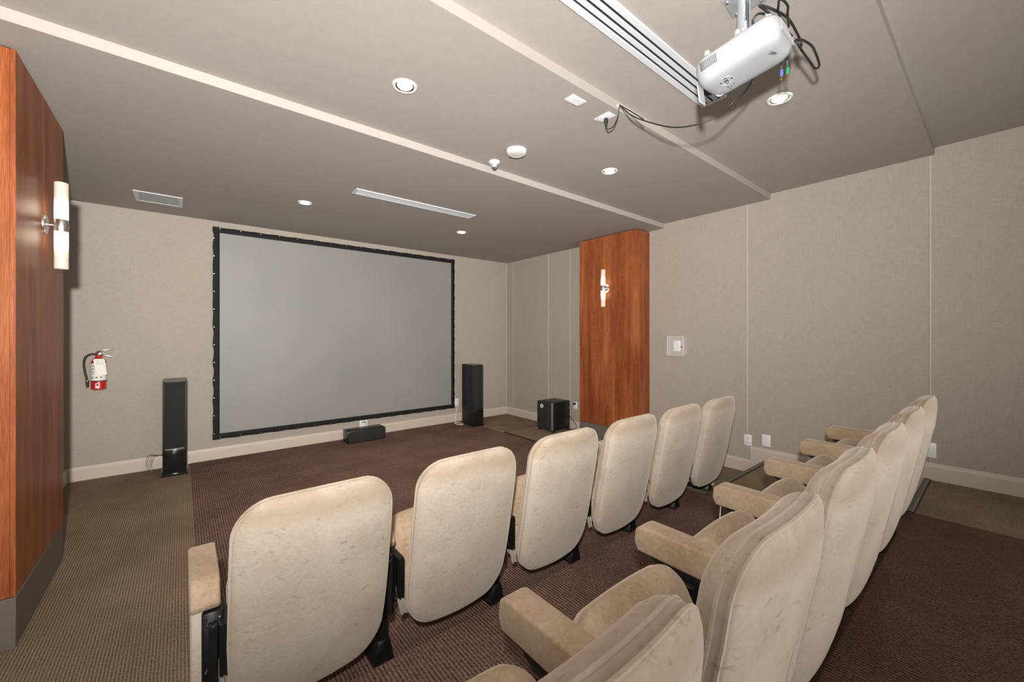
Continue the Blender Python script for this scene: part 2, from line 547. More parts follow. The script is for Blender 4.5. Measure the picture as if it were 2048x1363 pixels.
# wood clad pillars
PL = 0.236
def pillar(name, x0, x1, y0, y1, label):
    p = thing(name, ((x0 + x1) / 2, (y0 + y1) / 2, 0), label, None, kind='structure')
    lx, ly = (x1 - x0) / 2, (y1 - y0) / 2
    right = x1 > 2
    box('plinth', (-lx, lx, -ly, ly, 0.0, PL - 0.004), M_PLINTH, p, bev=0.002, seg=1)
    top = ZC[0] - 0.012
    t = 0.018
    s = -1 if right else 1
    xi = s * lx
    # face towards the room, then the two returns
    box('veneer_panel', tuple(sorted((xi, xi - s * t))) + (-ly, ly, PL, top), M_WOOD, p, bev=0.0012, seg=1)
    xa, xb = sorted((xi - s * t, -xi))
    box('veneer_panel', (xa, xb, -ly, -ly + t, PL, top), M_WOOD, p, bev=0.0012, seg=1)
    box('veneer_panel', (xa, xb, ly - t, ly, PL, top), M_WOOD, p, bev=0.0012, seg=1)
    box('core', (min(xa, xb), max(xa, xb), -ly + t, ly - t, PL - 0.003, ZC[0] - 0.001), M_SLOT, p)
    return p
pillar('pillar', XL + 0.001, -0.585, 2.842, 3.775, 'cherry wood clad pillar at the left edge, grey plinth below')
pillar('pillar', 4.277, W - 0.001, 2.830, 3.740, 'cherry wood clad pillar on the right wall')

# ------------------------------------------------------------------ theatre chairs
LEAN = [(0.15, 0.145), (0.19, 0.132), (0.33, 0.095), (0.47, 0.065), (0.62, 0.037), (0.75, 0.013), (0.89, 0.0), (0.95, -0.004)]
def lean(z):
    for (z0, y0), (z1, y1) in zip(LEAN, LEAN[1:]):
        if z <= z1:
            t = (z - z0) / (z1 - z0)
            return y0 + (y1 - y0) * t
    return LEAN[-1][1]
HWB, ZB0, ZB1 = 0.253, 0.185, 0.893
def bmap(x, y, z):
    return Vector((x, lean(z) + y - 0.030 * (1 - min(1, (x / HWB) ** 2)), z))
def b_out(inset, z0=ZB0, z1=ZB1, r=0.108):
    o = rect_outline(HWB - inset, (z1 - z0) / 2 - inset, r - inset * 0.6, (z0 + z1) / 2, nseg=9, side=7)
    res = []
    for x, z in o:
        # crowned top and bottom edge, slightly narrower at the foot
        k = 1 - (x / HWB) ** 2
        zz = z + (0.012 * k if z > 0.55 else -0.018 * k)
        sc = 1.0 - 0.045 * max(0.0, (0.40 - z) / 0.22) - 0.02 * max(0.0, (z - 0.7) / 0.2)
        res.append((x * sc, zz))
    return res

def mesh_back():
    bm = bmesh.new()
    lay = [(0.235, -0.012), (0.17, -0.012), (0.11, -0.0115), (0.07, -0.010), (0.04, -0.0075), (0.02, -0.004), (0.008, 0.0005), (0.001, 0.006), (0.0, 0.012), (0.0, 0.030)]
    add_layers(bm, [(b_out(i), y) for i, y in lay], bmap)
    return bm
def mesh_front():
    bm = bmesh.new()
    lay = [(0.004, 0.028), (0.0, 0.036), (0.002, 0.048), (0.009, 0.062), (0.022, 0.077), (0.040, 0.089), (0.065, 0.098), (0.10, 0.104), (0.16, 0.107), (0.235, 0.108)]
    def fm(x, y, z):
        v = bmap(x, y, z)
        lum = math.exp(-((z - 0.52) / 0.16) ** 2) * 0.018 * max(0, (y - 0.05) / 0.058)
        v.y += lum
        return v
    add_layers(bm, [(b_out(i, 0.30, ZB1), y) for i, y in lay], fm)
    return bm
def mesh_welt(inset, y, r):
    bm = bmesh.new()
    pts = [bmap(x, y, z) for x, z in b_out(inset)]
    add_tube(bm, pts, r, 6, True)
    return bm
# seat, tipped up: plane from (y .175, z .245) to (y .365, z .582)
S0, S1 = Vector((0, 0.185, 0.235)), Vector((0, 0.372, 0.566))
SD = (S1 - S0).normalized(); SLEN = (S1 - S0).length
SN = Vector((0, SD.z, -SD.y))       # away from the sitter: forward and down
def smap(x, y, z):
    """x across, y thickness away from the sitting side, z along the seat"""
    return S0 + Vector((x, 0, 0)) + SD * z + SN * y
def s_out(inset):
    o = rect_outline(0.240 - inset, SLEN / 2 - inset, 0.085 - inset * 0.5, SLEN / 2, nseg=7, side=5)
    return [(x, z + (0.014 * (1 - (x / 0.25) ** 2) if z > SLEN / 2 else 0)) for x, z in o]
def mesh_seat():
    bm = bmesh.new()
    lay = [(0.16, -0.010), (0.11, -0.009), (0.06, -0.005), (0.03, 0.002), (0.012, 0.012), (0.002, 0.026), (0.0, 0.04), (0.001, 0.052)]
    add_layers(bm, [(s_out(i), y) for i, y in lay], smap)
    return bm
def mesh_pan():
    bm = bmesh.new()
    lay = [(0.001, 0.052), (0.0, 0.06), (0.006, 0.078), (0.02, 0.092), (0.05, 0.10), (0.10, 0.104), (0.16, 0.104)]
    add_layers(bm, [(s_out(i), y) for i, y in lay], smap)
    return bm
def mesh_arm():
    bm = bmesh.new()
    poly = [(0.215, 0.502), (0.203, 0.526), (0.240, 0.586), (0.262, 0.596), (0.530, 0.598), (0.554, 0.581), (0.558, 0.536), (0.544, 0.506)]
    add_prism(bm, poly, -0.041, 0.041, 'x', bev=0.009, seg=3)
    return bm
def mesh_std():
    bm = bmesh.new()
    add_prism(bm, [(0.225, 0.503), (0.520, 0.503), (0.452, 0.462), (0.430, 0.44), (0.405, 0.30), (0.375, 0.10), (0.375, 0.0), (0.245, 0.0), (0.245, 0.30), (0.225, 0.45)], -0.022, 0.022, 'x', bev=0.003, seg=1)
    add_box(bm, -0.030, 0.030, 0.20, 0.245, 0.22, 0.50, bev=0.004, seg=1)      # back bracket post
    add_box(bm, -0.012, 0.012, 0.17, 0.21, 0.24, 0.47, bev=0.003, seg=1)
    return bm
def mesh_foot():
    bm = bmesh.new()
    add_prism(bm, [(-0.045, 0.0), (0.045, 0.0), (0.045, 0.012), (0.026, 0.10), (-0.026, 0.10), (-0.045, 0.012)], 0.235, 0.43, 'y', bev=0.003, seg=1)
    return bm
def mesh_rail():
    bm = bmesh.new()
    add_box(bm, 0.0225, 0.026, 0.345, 0.455, 0.4545, 0.4615)
    add_box(bm, -0.026, -0.0225, 0.345, 0.455, 0.4545, 0.4615)
    return bm
def mesh_bolts():
    bm = bmesh.new()
    for z in (0.26, 0.31, 0.455, 0.48):
        for x in (-0.018, 0.018):
            add_lathe(bm, [(0.0, -0.003), (0.005, -0.002), (0.006, 0.004)], 8, Matrix.Translation((x, 0.199, z)) @ Matrix.Rotation(R(-90), 4, 'X'))
    return bm
def mesh_endpanel():
    bm = bmesh.new()
    add_prism(bm, [(0.222, 0.04), (0.485, 0.04), (0.500, 0.06), (0.500, 0.503), (0.222, 0.503)], -0.017, 0.017, 'x', bev=0.005, seg=2)
    return bm
def mesh_hinge():
    bm = bmesh.new()
    pts = [(-0.013, 0.165), (-0.013, 0.30), (0.013, 0.30), (0.013, 0.165), (0.009, 0.165), (0.009, 0.158), (0.004, 0.158), (0.004, 0.165), (-0.004, 0.165), (-0.004, 0.158), (-0.009, 0.158), (-0.009, 0.165)]
    add_prism(bm, pts, 0.30, 0.468, 'z')
    return bm
def mesh_crossbar():
    bm = bmesh.new()
    add_tube(bm, [(-0.305, 0.29, 0.225), (0.25, 0.29, 0.225)], 0.016, 10)
    return bm
def mesh_tear(seed):
    """torn strips of lining hanging at the hinge side of the seat"""
    rnd = random.Random(seed)
    t = bmesh.new()
    n = 7
    top, mid, bot = [], [], []
    for k in range(n):
        x = -0.275 + 0.035 * k / (n - 1)
        y = 0.165 + 0.02 * rnd.random()
        top.append(t.verts.new((x, y + 0.02, 0.335 + (0.02 if k % 2 else -0.005) + 0.012 * rnd.random())))
        mid.append(t.verts.new((x + 0.004 * rnd.random(), y, 0.28)))
        bot.append(t.verts.new((x + 0.010, y - 0.005, 0.215 + 0.012 * rnd.random())))
    for A, B in ((top, mid), (mid, bot)):
        for k in range(n - 1):
            t.faces.new((A[k], A[k + 1], B[k + 1], B[k]))
    r = bmesh.ops.solidify(t, geom=t.faces[:], thickness=0.003)
    bm = bmesh.new(); merge(bm, t)
    return bm

def data(name, bm, mat, angle=45):
    o = finish(name, bm, mat, None, True, angle)
    me = o.data
    bpy.data.objects.remove(o)
    return me
ME = dict(back=data('backrest', mesh_back(), M_VEL, 60), front=data('back_cushion', mesh_front(), M_VELC, 60),
          welt1=data('welting', mesh_welt(0.0, 0.010, 0.0042), M_VEL), welt2=data('welting', mesh_welt(0.0, 0.034, 0.0042), M_VEL),
          seat=data('seat', mesh_seat(), M_VELB, 60), pan=data('seat_pan', mesh_pan(), M_VEL, 60),
          arm=data('armrest', mesh_arm(), M_VELB), std=data('standard', mesh_std(), M_BLACK), foot=data('foot', mesh_foot(), M_BLACK),
          rail=data('edge_rail', mesh_rail(), M_CHROME), bolts=data('bolts', mesh_bolts(), M_CHROME),
          hinge=data('hinge_bracket', mesh_hinge(), M_BLACK), end=data('end_panel', mesh_endpanel(), M_VEL), bar=data('crossbar', mesh_crossbar(), M_BLACK),
          tear=data('torn_lining', mesh_tear(3), plain('lining', (0.48, 0.42, 0.35), 0.8, noise=0.15, nscale=60)))
def part(name, me, parent, loc=(0, 0, 0)):
    o = bpy.data.objects.new(name, me)
    COL.objects.link(o)
    o.parent = parent
    o.location = loc
    return o
PITCH = 0.6146
def chair(x, y, z, first, last, label, group):
    t = thing('theatre_chair', (x, y, z), label, 'chair', group)
    b = part('backrest', ME['back'], t)
    part('welting', ME['welt1'], b); part('welting', ME['welt2'], b)
    part('back_cushion', ME['front'], t)
    s = part('seat', ME['seat'], t)
    part('seat_pan', ME['pan'], s)
    part('torn_lining', ME['tear'], s)
    part('crossbar', ME['bar'], t)
    for sx in (-0.259, 0.2415):
        part('hinge_bracket', ME['hinge'], t, (sx, 0, 0))
    sides = [-PITCH / 2] + ([PITCH / 2] if last else [])
    for dx in sides:
        a = part('armrest', ME['arm'], t, (dx, 0, 0))
        ex = 0.0
        if first and dx < 0:
            part('end_panel', ME['end'], t, (dx - 0.020, 0, 0)); ex = 0.020
        if last and dx > 0:
            part('end_panel', ME['end'], t, (dx + 0.020, 0, 0)); ex = -0.020
        st = part('standard', ME['std'], t, (dx + ex, 0, 0))
        part('foot', ME['foot'], st); part('edge_rail', ME['rail'], st)
        tag(part('bolts', ME['bolts'], st), 'bright bolt heads on the black standard', kind='stuff')
    return t
ORD = ['first', 'second', 'third', 'fourth', 'fifth', 'sixth']
for k in range(6):
    chair(0.366 + PITCH * k, 1.460, 0.003, k == 0, k == 5, 'beige velour theatre chair, %s from the left in the front row%s' % (ORD[k], ', nearest the left aisle' if k == 0 else ', at the right aisle' if k == 5 else ''), 'front row of theatre chairs')
for k in range(6):
    chair(0.374 + PITCH * k, 0.285, ZT + 0.003, k == 0, k == 5, 'beige velour theatre chair, %s in the raised second row%s' % (['nearest the camera', 'second', 'third', 'fourth', 'fifth', 'sixth and farthest'][k], ' counted from the camera' if 0 < k < 5 else ', beside the right aisle' if k == 5 else ''), 'second row of theatre chairs')
# loose thread under one armrest of the second row
tag(tube('loose_thread', spline([(0.374 + PITCH * 2.5 - 0.012, 0.817, ZT + 0.504), (0.374 + PITCH * 2.5 - 0.010, 0.820, ZT + 0.47), (0.374 + PITCH * 2.5 - 0.020, 0.818, ZT + 0.44)]), 0.0022, M_WCORD, None, 6), 'pale loose thread hanging below an armrest of the second row', 'thread')

# ------------------------------------------------------------------ projection screen
scr = thing('projection_screen', (1.855, YF - 0.004, 0), 'large grey projection screen with riveted black border on the front wall', 'screen')
SX, SZ0, SZ1, BW = 1.590, 0.231, 2.656, 0.066
box('screen_fabric', (-SX + BW - 0.01, SX - BW + 0.01, -0.030, -0.022, SZ0 + BW - 0.01, SZ1 - BW + 0.01), M_SCREEN, scr)
box('back_frame', (-SX + 0.03, SX - 0.03, -0.021, 0.0, SZ0 + 0.03, SZ1 - 0.03), M_SLOT, scr)
def border(a, b, vert):
    """soft black vinyl strip, wavy at its outer edge between the rivets"""
    n = 90
    bm = bmesh.new(); t = bmesh.new()
    rows = []
    for k in range(n + 1):
        s = k / n
        ph = 2 * math.pi * s * (11 if vert else 15)
        wv = 0.006 * (math.cos(ph) - 1) * (0.6 + 0.4 * math.sin(s * 9 + a)) if vert and a < 0 else 0.0025 * (math.cos(ph) - 1)
        row = []
        for j in range(5):
            q = j / 4
            off = a + (b - a) * q
            sgn = 1 if b > a else -1
            off += -sgn * wv * (1 - q) ** 2
            depth = -0.032 - 0.004 * math.sin(math.pi * q) - (0.004 * math.sin(ph * 2 + j) * (1 - q) if vert else 0.0015 * math.sin(ph) * (1 - q))
            if vert:
                row.append(t.verts.new((off, depth, SZ0 + (SZ1 - SZ0) * s)))
            else:
                row.append(t.verts.new((-SX + 2 * SX * s, depth, off)))
        rows.append(row)
    for A, B in zip(rows, rows[1:]):
        for j in range(4):
            t.faces.new((A[j], A[j + 1], B[j + 1], B[j]))
    bmesh.ops.recalc_face_normals(t, faces=t.faces[:])
    bmesh.ops.solidify(t, geom=t.faces[:], thickness=0.006)
    merge(bm, t)
    o = finish('border_strip', bm, M_VINYL, scr, True, 60)
    rb = bmesh.new()
    cnt = 12 if vert else 16
    for k in range(cnt):
        s = (k + 0.35) / cnt
        off = a + (b - a) * 0.22
        p = (off, -0.040, SZ0 + (SZ1 - SZ0) * s) if vert else (-SX + 2 * SX * s, -0.040, off)
        add_lathe(rb, [(0.0, -0.004), (0.005, -0.003), (0.007, 0.003)], 10, Matrix.Translation(p) @ Matrix.Rotation(R(-90), 4, 'X'))
    tag(finish('rivets', rb, M_CHROME, o, True), 'small bright rivets along the black border', kind='stuff')
border(-SX, -SX + BW, True); border(SX, SX - BW, True)
border(SZ0, SZ0 + BW, False); border(SZ1, SZ1 - BW, False)

# ------------------------------------------------------------------ loudspeakers
def tower(x, y, label):
    """local: front faces -y, origin at floor centre"""
    t = thing('tower_speaker', (x, y, 0.003), label, 'speaker', 'tower speakers')
    hw, d, h = 0.095, 0.33, 0.955
    box('plinth', (-hw - 0.010, hw + 0.010, -d / 2 - 0.012, d / 2, 0.0, 0.022), M_GLOSS, t, bev=0.004)
    c = box('cabinet', (-hw, hw, -d / 2 + 0.012, d / 2, 0.022, h), M_BLKPL, t, bev=0.004)
    box('top_cap', (-hw + 0.003, hw - 0.003, -d / 2 + 0.02, d / 2 - 0.008, h, h + 0.004), plain('grey_top', (0.16, 0.145, 0.125), 0.4), t, bev=0.0015, seg=1)
    box('grille', (-hw + 0.012, hw - 0.012, -d / 2 - 0.006, -d / 2 + 0.013, 0.275, h - 0.012), M_GRILLE, t, bev=0.005)
    box('front_panel', (-hw + 0.004, hw - 0.004, -d / 2 + 0.002, -d / 2 + 0.013, 0.03, 0.262), M_GLOSS, t, bev=0.003)
    box('trim_bar', (-hw + 0.020, hw - 0.020, -d / 2 - 0.003, -d / 2 + 0.012, 0.264, 0.270), M_STEEL, t)
    return t
tower(-0.060, 5.482, 'black tower loudspeaker left of the screen, below the fire extinguisher')
tower(3.570, 5.349, 'black tower loudspeaker right of the screen')
# thin wires of the left tower
bmw = bmesh.new()
for k in range(5):
    a = 0.02 * k
    add_tube(bmw, spline([(-0.155, 5.60 + 0.008 * k, 0.17 - 0.006 * k), (-0.225 - a * 0.6, 5.63, 0.14 + a * 0.4), (-0.25 - a * 0.5, 5.62 - a * 0.2, 0.07), (-0.225 - a * 0.3, 5.60, 0.015), (-0.165, 5.58, 0.006)]), 0.0013, 5)
tag(finish('speaker_wires', bmw, M_CORD, None, True), 'thin dark wires looping out behind the left tower loudspeaker', 'wire')
cs = thing('center_speaker', (1.915, 5.497, 0.003), 'low black center loudspeaker on the brown carpet below the screen', 'speaker')
box('cabinet', (-0.250, 0.250, -0.100, 0.112, 0.0, 0.160), plain('black_ash', (0.008, 0.007, 0.006), 0.3), cs, bev=0.005)
box('grille', (-0.242, 0.242, -0.114, -0.098, 0.008, 0.152), M_GRILLE, cs, bev=0.006)
sb = thing('subwoofer', (4.292, 4.262, 0.0155), 'black cube subwoofer standing on the tan carpet mat by the right wall', 'speaker')
box('cabinet', (-0.165, 0.185, -0.160, 0.162, 0.030, 0.432), plain('black_ash2', (0.009, 0.008, 0.007), 0.35), sb, bev=0.006)
g = box('grille', (-0.187, -0.164, -0.134, 0.158, 0.034, 0.428), M_GRILLE, sb, bev=0.006)
box('silver_bar', (-0.188, -0.163, -0.160, -0.136, 0.034, 0.428), plain('grey_silver', (0.22, 0.22, 0.24), 0.35, 0.5), sb, bev=0.004)
bd = lathe('badge', [(0.0, 0.004), (0.030, 0.004), (0.033, 0.0)], plain('badge_silver', (0.62, 0.61, 0.6), 0.4, 0.2), g, 24, Matrix.Translation((-0.1865, 0.062, 0.362)) @ Matrix.Rotation(R(-90), 4, 'Y'))
bmk = bmesh.new()
MB_ = Matrix.Translation((-0.1910, 0.062, 0.362)) @ Matrix.Rotation(R(-90), 4, 'Y')
add_tube(bmk, [MB_ @ Vector((0.020 * math.cos(a), 0.020 * math.sin(a), 0.0)) for a in [2 * math.pi * k / 20 for k in range(20)]], 0.0022, 5, True)
add_tube(bmk, [MB_ @ Vector((-0.010, -0.004, 0)), MB_ @ Vector((0.010, -0.004, 0))], 0.002, 5)
add_tube(bmk, [MB_ @ Vector((0.008, 0.006, 0)), MB_ @ Vector((-0.010, 0.008, 0))], 0.002, 5)
finish('badge_mark', bmk, M_INK, bd, True)
for sx, sy in ((-0.15, -0.135), (-0.15, 0.135), (0.16, -0.135), (0.16, 0.135)):
    lathe('rubber_foot', [(0.0, 0.0), (0.024, 0.0), (0.027, 0.006), (0.027, 0.031), (0.0, 0.031)], M_BLKPL, sb, 16, Matrix.Translation((sx, sy, 0.0)))
tube('cord', [Vector(p) - sb.location for p in spline([(4.470, 4.10, 0.22), (4.505, 4.06, 0.14), (4.53, 4.03, 0.09), (4.515, 4.02, 0.04), (4.48, 4.05, 0.022)])], 0.004, M_CORD, sb)
mat = thing('carpet_mat', (4.09, 4.18, 0.003), 'loose tan carpet mat with black edge under the subwoofer', 'mat')
box('mat_pile', (-0.455, 0.452, -0.42, 0.42, 0.0, 0.012), M_TAN, mat, bev=0.002, seg=1)
for d in ((-0.463, -0.453, -0.428, 0.428), (-0.453, 0.452, 0.418, 0.431), (-0.453, 0.452, -0.43, -0.418)):
    box('edge_binding', d + (0.0, 0.0135), M_NOSE, mat)

# ------------------------------------------------------------------ wall plates
def plate_wall(name, c, wd, ht, side, label, slots=False, group=None):
    """side '-x' = on right wall, '-y' = on front wall"""
    t = thing(name, c, label, 'outlet' if slots else 'wall plate', group, rz=(R(-90) if side == '-x' else 0))
    p = box('faceplate', (-wd / 2, wd / 2, -0.007, 0.0, -ht / 2, ht / 2), M_WHITE, t, bev=0.003)
    if slots:
        for z in (-0.022, 0.022):
            s = box('socket', (-0.017, 0.017, -0.0095, -0.006, z - 0.015, z + 0.015), M_WHITE, t, bev=0.002, seg=1)
            bm = bmesh.new()
            for x in (-0.007, 0.007):
                add_box(bm, x - 0.0014, x + 0.0014, -0.0102, -0.009, z - 0.001, z + 0.008)
            add_box(bm, -0.003, 0.003, -0.0102, -0.009, z - 0.011, z - 0.005)
            finish('slots', bm, M_INK, s)
    return t
plate_wall('wall_outlet', (W, 1.688, 0.330), 0.074, 0.114, '-x', 'white duplex outlet below the seam on the right wall', True)
plate_wall('blank_plate', (W, 1.518, 0.358), 0.078, 0.118, '-x', 'blank white wall plate just right of the duplex outlet')
plate_wall('blank_plate', (W, 0.372, 0.517), 0.078, 0.118, '-x', 'blank white wall plate behind the farthest chair of the second row')
wo = plate_wall('wall_outlet', (3.506, YF, 0.316), 0.070, 0.118, '-y', 'white outlet between the screen and the right tower loudspeaker', True)
wc = plate_wall('cable_plate', (1.977, YF, 0.190), 0.112, 0.105, '-y', 'white cable plate under the screen, above the center loudspeaker')
box('connector', (-0.030, 0.030, -0.018, -0.006, 0.004, 0.012), M_INK, wc)
tube('connector_lead', spline([(0.010, -0.014, 0.004), (0.025, -0.02, -0.015), (0.040, -0.03, -0.025)]), 0.0025, M_INK, wc, 6)
wp = plate_wall('wall_outlet', (W, 4.065, 0.370), 0.074, 0.105, '-x', 'white outlet with a black plug right of the subwoofer', True)
box('plug', (-0.015, 0.015, -0.045, -0.007, 0.012, 0.042), M_BLKPL, wp, bev=0.005)
tag(tube('speaker_cable', spline([(3.508, YF - 0.012, 0.305), (3.506, YF - 0.03, 0.24), (3.475, YF - 0.03, 0.16), (3.462, YF - 0.035, 0.08), (3.445, YF - 0.06, 0.012), (3.37, 5.55, 0.010), (3.395, 5.42, 0.010), (3.452, 5.44, 0.010), (3.455, 5.56, 0.012), (3.40, 5.60, 0.012)]), 0.0055, M_WCORD), 'pale cable coiled on the carpet beside the right tower loudspeaker', 'cable')

# thermostat guard
th = thing('thermostat_guard', (W, 2.452, 1.291), 'clear locking thermostat guard on the right wall', 'thermostat', rz=R(-90))
box('back_plate', (-0.112, 0.112, -0.006, 0.0, -0.112, 0.112), M_CLEAR, th, bev=0.002)
cv = bmesh.new()
hw, hh, dp = 0.098, 0.112, 0.070
add_box(cv, -hw, hw, -dp, -dp + 0.004, -hh, hh)
add_box(cv, -hw, -hw + 0.005, -dp, -0.006, -hh, hh)
add_box(cv, hw - 0.005, hw, -dp, -0.006, -hh, hh)
add_box(cv, -hw, hw, -dp, -0.006, -hh, -hh + 0.005)
add_box(cv, -hw, hw, -dp, -0.006, hh - 0.005, hh)
finish('cover', cv, M_CLEAR, th)
rim = bmesh.new()
for x in (-hw, hw):
    add_box(rim, x - 0.003, x + 0.003, -dp - 0.001, -dp + 0.004, -hh, hh, bev=0.001, seg=1)
for z in (-hh, hh):
    add_box(rim, -hw, hw, -dp - 0.001, -dp + 0.004, z - 0.003, z + 0.003, bev=0.001, seg=1)
add_box(rim, -hw - 0.002, -hw + 0.003, -0.012, -0.004, -hh, hh)
finish('rim', rim, plain('acrylic_edge', (0.62, 0.60, 0.55), 0.15), th)
box('thermostat', (-0.042, 0.042, -0.034, -0.006, -0.062, 0.066), M_WHITE, th, bev=0.005)
lathe('lock', [(0.0, 0.012), (0.008, 0.012), (0.010, 0.0)], M_CHROME, th, 14, Matrix.Translation((0.086, -0.070, -0.004)) @ Matrix.Rotation(R(90), 4, 'X'))

# ------------------------------------------------------------------ fire extinguisher
fx = thing('fire_extinguisher', (-0.638, 5.648, 0.890), 'red fire extinguisher with service tag hanging on the front wall', 'extinguisher')
RB = 0.055
lathe('cylinder', [(0.0, 0.0), (RB - 0.008, 0.0), (RB, 0.006), (RB, 0.262), (RB - 0.004, 0.280), (RB - 0.018, 0.300), (0.024, 0.312), (0.020, 0.330), (0.0, 0.330)], M_RED, fx, 32)
lathe('label_wrap', [(RB + 0.0006, 0.088), (RB + 0.0012, 0.089), (RB + 0.0012, 0.255), (RB + 0.0006, 0.256)], M_PAPER, fx, 32)
lathe('band', [(RB + 0.0005, 0.078), (RB + 0.002, 0.079), (RB + 0.002, 0.087), (RB + 0.0005, 0.088)], M_INK, fx, 32)
pr = bmesh.new()
def on_label(a0, a1, z0, z1, rr=RB + 0.0018):
    n = 4
    for k in range(n):
        A, B = a0 + (a1 - a0) * k / n, a0 + (a1 - a0) * (k + 1) / n
        v = [pr.verts.new((rr * math.sin(a), -rr * math.cos(a), z)) for a, z in ((A, z0), (B, z0), (B, z1), (A, z1))]
        pr.faces.new(v)
for k, z in enumerate((0.235, 0.224, 0.205, 0.196, 0.178, 0.168, 0.150)):
    on_label(-0.95, -0.45 + 0.1 * (k % 2), z, z + 0.004)
for a in (-0.75, -0.15, 0.4):
    on_label(a - 0.12, a + 0.14, 0.112, 0.126)
finish('label_print', pr, plain('label_ink', (0.16, 0.16, 0.17), 0.7), fx)
pr = bmesh.new(); on_label(-0.30, 0.22, 0.014, 0.062, RB + 0.0012)
sq = finish('sticker', pr, M_PAPER, fx)
pr = bmesh.new(); on_label(-0.20, 0.12, 0.036, 0.056, RB + 0.0018)
finish('sticker_print', pr, plain('sticker_red', (0.25, 0.02, 0.02), 0.6), sq)
v = box('valve', (-0.024, 0.022, -0.016, 0.016, 0.328, 0.362), M_CHROME, fx, bev=0.006)
lathe('neck_ring', [(0.021, 0.318), (0.026, 0.322), (0.026, 0.334), (0.021, 0.338)], M_RED, fx, 20)
prism('carry_handle', [(-0.012, 0.340), (0.030, 0.345), (0.105, 0.312), (0.112, 0.306), (0.104, 0.305), (0.030, 0.333), (-0.012, 0.330)], -0.011, 0.011, M_CHROME, fx, 'y', bev=0.002)
prism('squeeze_lever', [(-0.012, 0.360), (0.012, 0.372), (0.098, 0.392), (0.100, 0.397), (0.090, 0.398), (0.008, 0.381), (-0.014, 0.370)], -0.011, 0.011, M_CHROME, fx, 'y', bev=0.002)
tube('hose', spline([(-0.022, -0.004, 0.345), (-0.055, -0.008, 0.345), (-0.088, -0.008, 0.318), (-0.100, -0.006, 0.265), (-0.095, -0.006, 0.190), (-0.082, -0.006, 0.110), (-0.078, -0.006, 0.060)]), 0.0085, M_BLKPL, fx, 10)
tube('nozzle', [(-0.078, -0.006, 0.085), (-0.077, -0.006, 0.075), (-0.076, -0.006, 0.025)], [0.011, 0.012, 0.009], M_BLKPL, fx, 12)
tube('hose_clip', [(-0.080, -0.006, 0.092), (-0.079, -0.006, 0.084)], 0.0135, M_CHROME, fx, 12)
tg = prism('service_tag', [(-0.022, 0.300), (0.042, 0.300), (0.050, 0.288), (0.066, 0.145), (-0.002, 0.145), (-0.030, 0.288)], -RB - 0.016, -RB - 0.0145, M_PAPER, fx, 'y')
bm = bmesh.new()
for k, z in enumerate((0.285, 0.268, 0.255, 0.243)):
    add_box(bm, -0.016 + 0.004 * k, 0.042 + 0.002 * k, -RB - 0.0166, -RB - 0.0159, z, z + 0.0035)
finish('tag_print', bm, plain('tag_ink', (0.33, 0.33, 0.31), 0.7), tg)
box('wall_bracket', (-0.03, 0.03, 0.045, 0.074, 0.10, 0.26), M_BLACK, fx, bev=0.003)
tube('tag_string', [(0.0, -0.012, 0.338), (0.005, -0.045, 0.322), (0.006, -RB - 0.015, 0.298)], 0.0015, M_INK, fx, 5)

# ------------------------------------------------------------------ wall sconces
def glow(name, col, s):
    return plain(name, (0.9, 0.86, 0.8), 0.3, emit=col, estr=s)
def tube_mat():
    """opal glass lit from a lamp near the collar: brightest there, paler to the end"""
    m, nt, N, L, b = new_mat('opal_glass')
    b.inputs['Base Color'].default_value = (0.36, 0.32, 0.28, 1)
    b.inputs['Roughness'].default_value = 0.3
    tc = N.new('ShaderNodeTexCoord'); sp = N.new('ShaderNodeSeparateXYZ')
    L.new(tc.outputs['Object'], sp.inputs[0])
    z = math_n(N, L, 'ABSOLUTE', sp.outputs['Z'])
    d = math_n(N, L, 'SUBTRACT', z, 0.075)
    q = math_n(N, L, 'MULTIPLY', d, d)
    e = math_n(N, L, 'POWER', 2.718, math_n(N, L, 'MULTIPLY', q, -520.0))
    st = math_n(N, L, 'MULTIPLY_ADD', e, 2.6, 0.20)
    b.inputs['Emission Color'].default_value = (1.0, 0.80, 0.60, 1)
    L.new(st, b.inputs['Emission Strength'])
    return m
M_TUBE = tube_mat()
def sconce(x, y, z, s, label):
    """s: +1 arm points to +x (on the left pillar), -1 on the right pillar"""
    t = thing('wall_sconce', (x, y, z), label, 'sconce', 'twin tube wall sconces')
    q = Matrix.Rotation(R(90 * s), 4, 'Y')
    off = 0.062
    lathe('backplate', [(0.0, 0.010), (0.040, 0.010), (0.056, 0.006), (0.058, 0.0), (0.0, 0.0)], M_STEEL, t, 32, q)
    tube('arm', [(s * 0.009, 0, 0), (s * (off - 0.02), 0, 0)], 0.0075, M_STEEL, t, 12)
    lathe('collar', [(0.0, -0.033), (0.0285, -0.033), (0.0295, -0.031), (0.0295, 0.031), (0.0285, 0.033), (0.0, 0.033)], M_STEEL, t, 28, Matrix.Translation((s * off, 0, 0)))
    for d in (1, -1):
        lathe('glass_tube', [(0.0, d * 0.030), (0.028, d * 0.030), (0.028, d * 0.236), (0.026, d * 0.240), (0.0, d * 0.241)], M_TUBE, t, 28, Matrix.Translation((s * off, 0, 0)))
    return t
sconce(-0.585, 3.335, 2.030, 1, 'twin tube wall sconce on the left wood pillar, seen from the side')
sconce(4.277, 3.285, 2.028, -1, 'twin tube wall sconce on the right wood pillar')

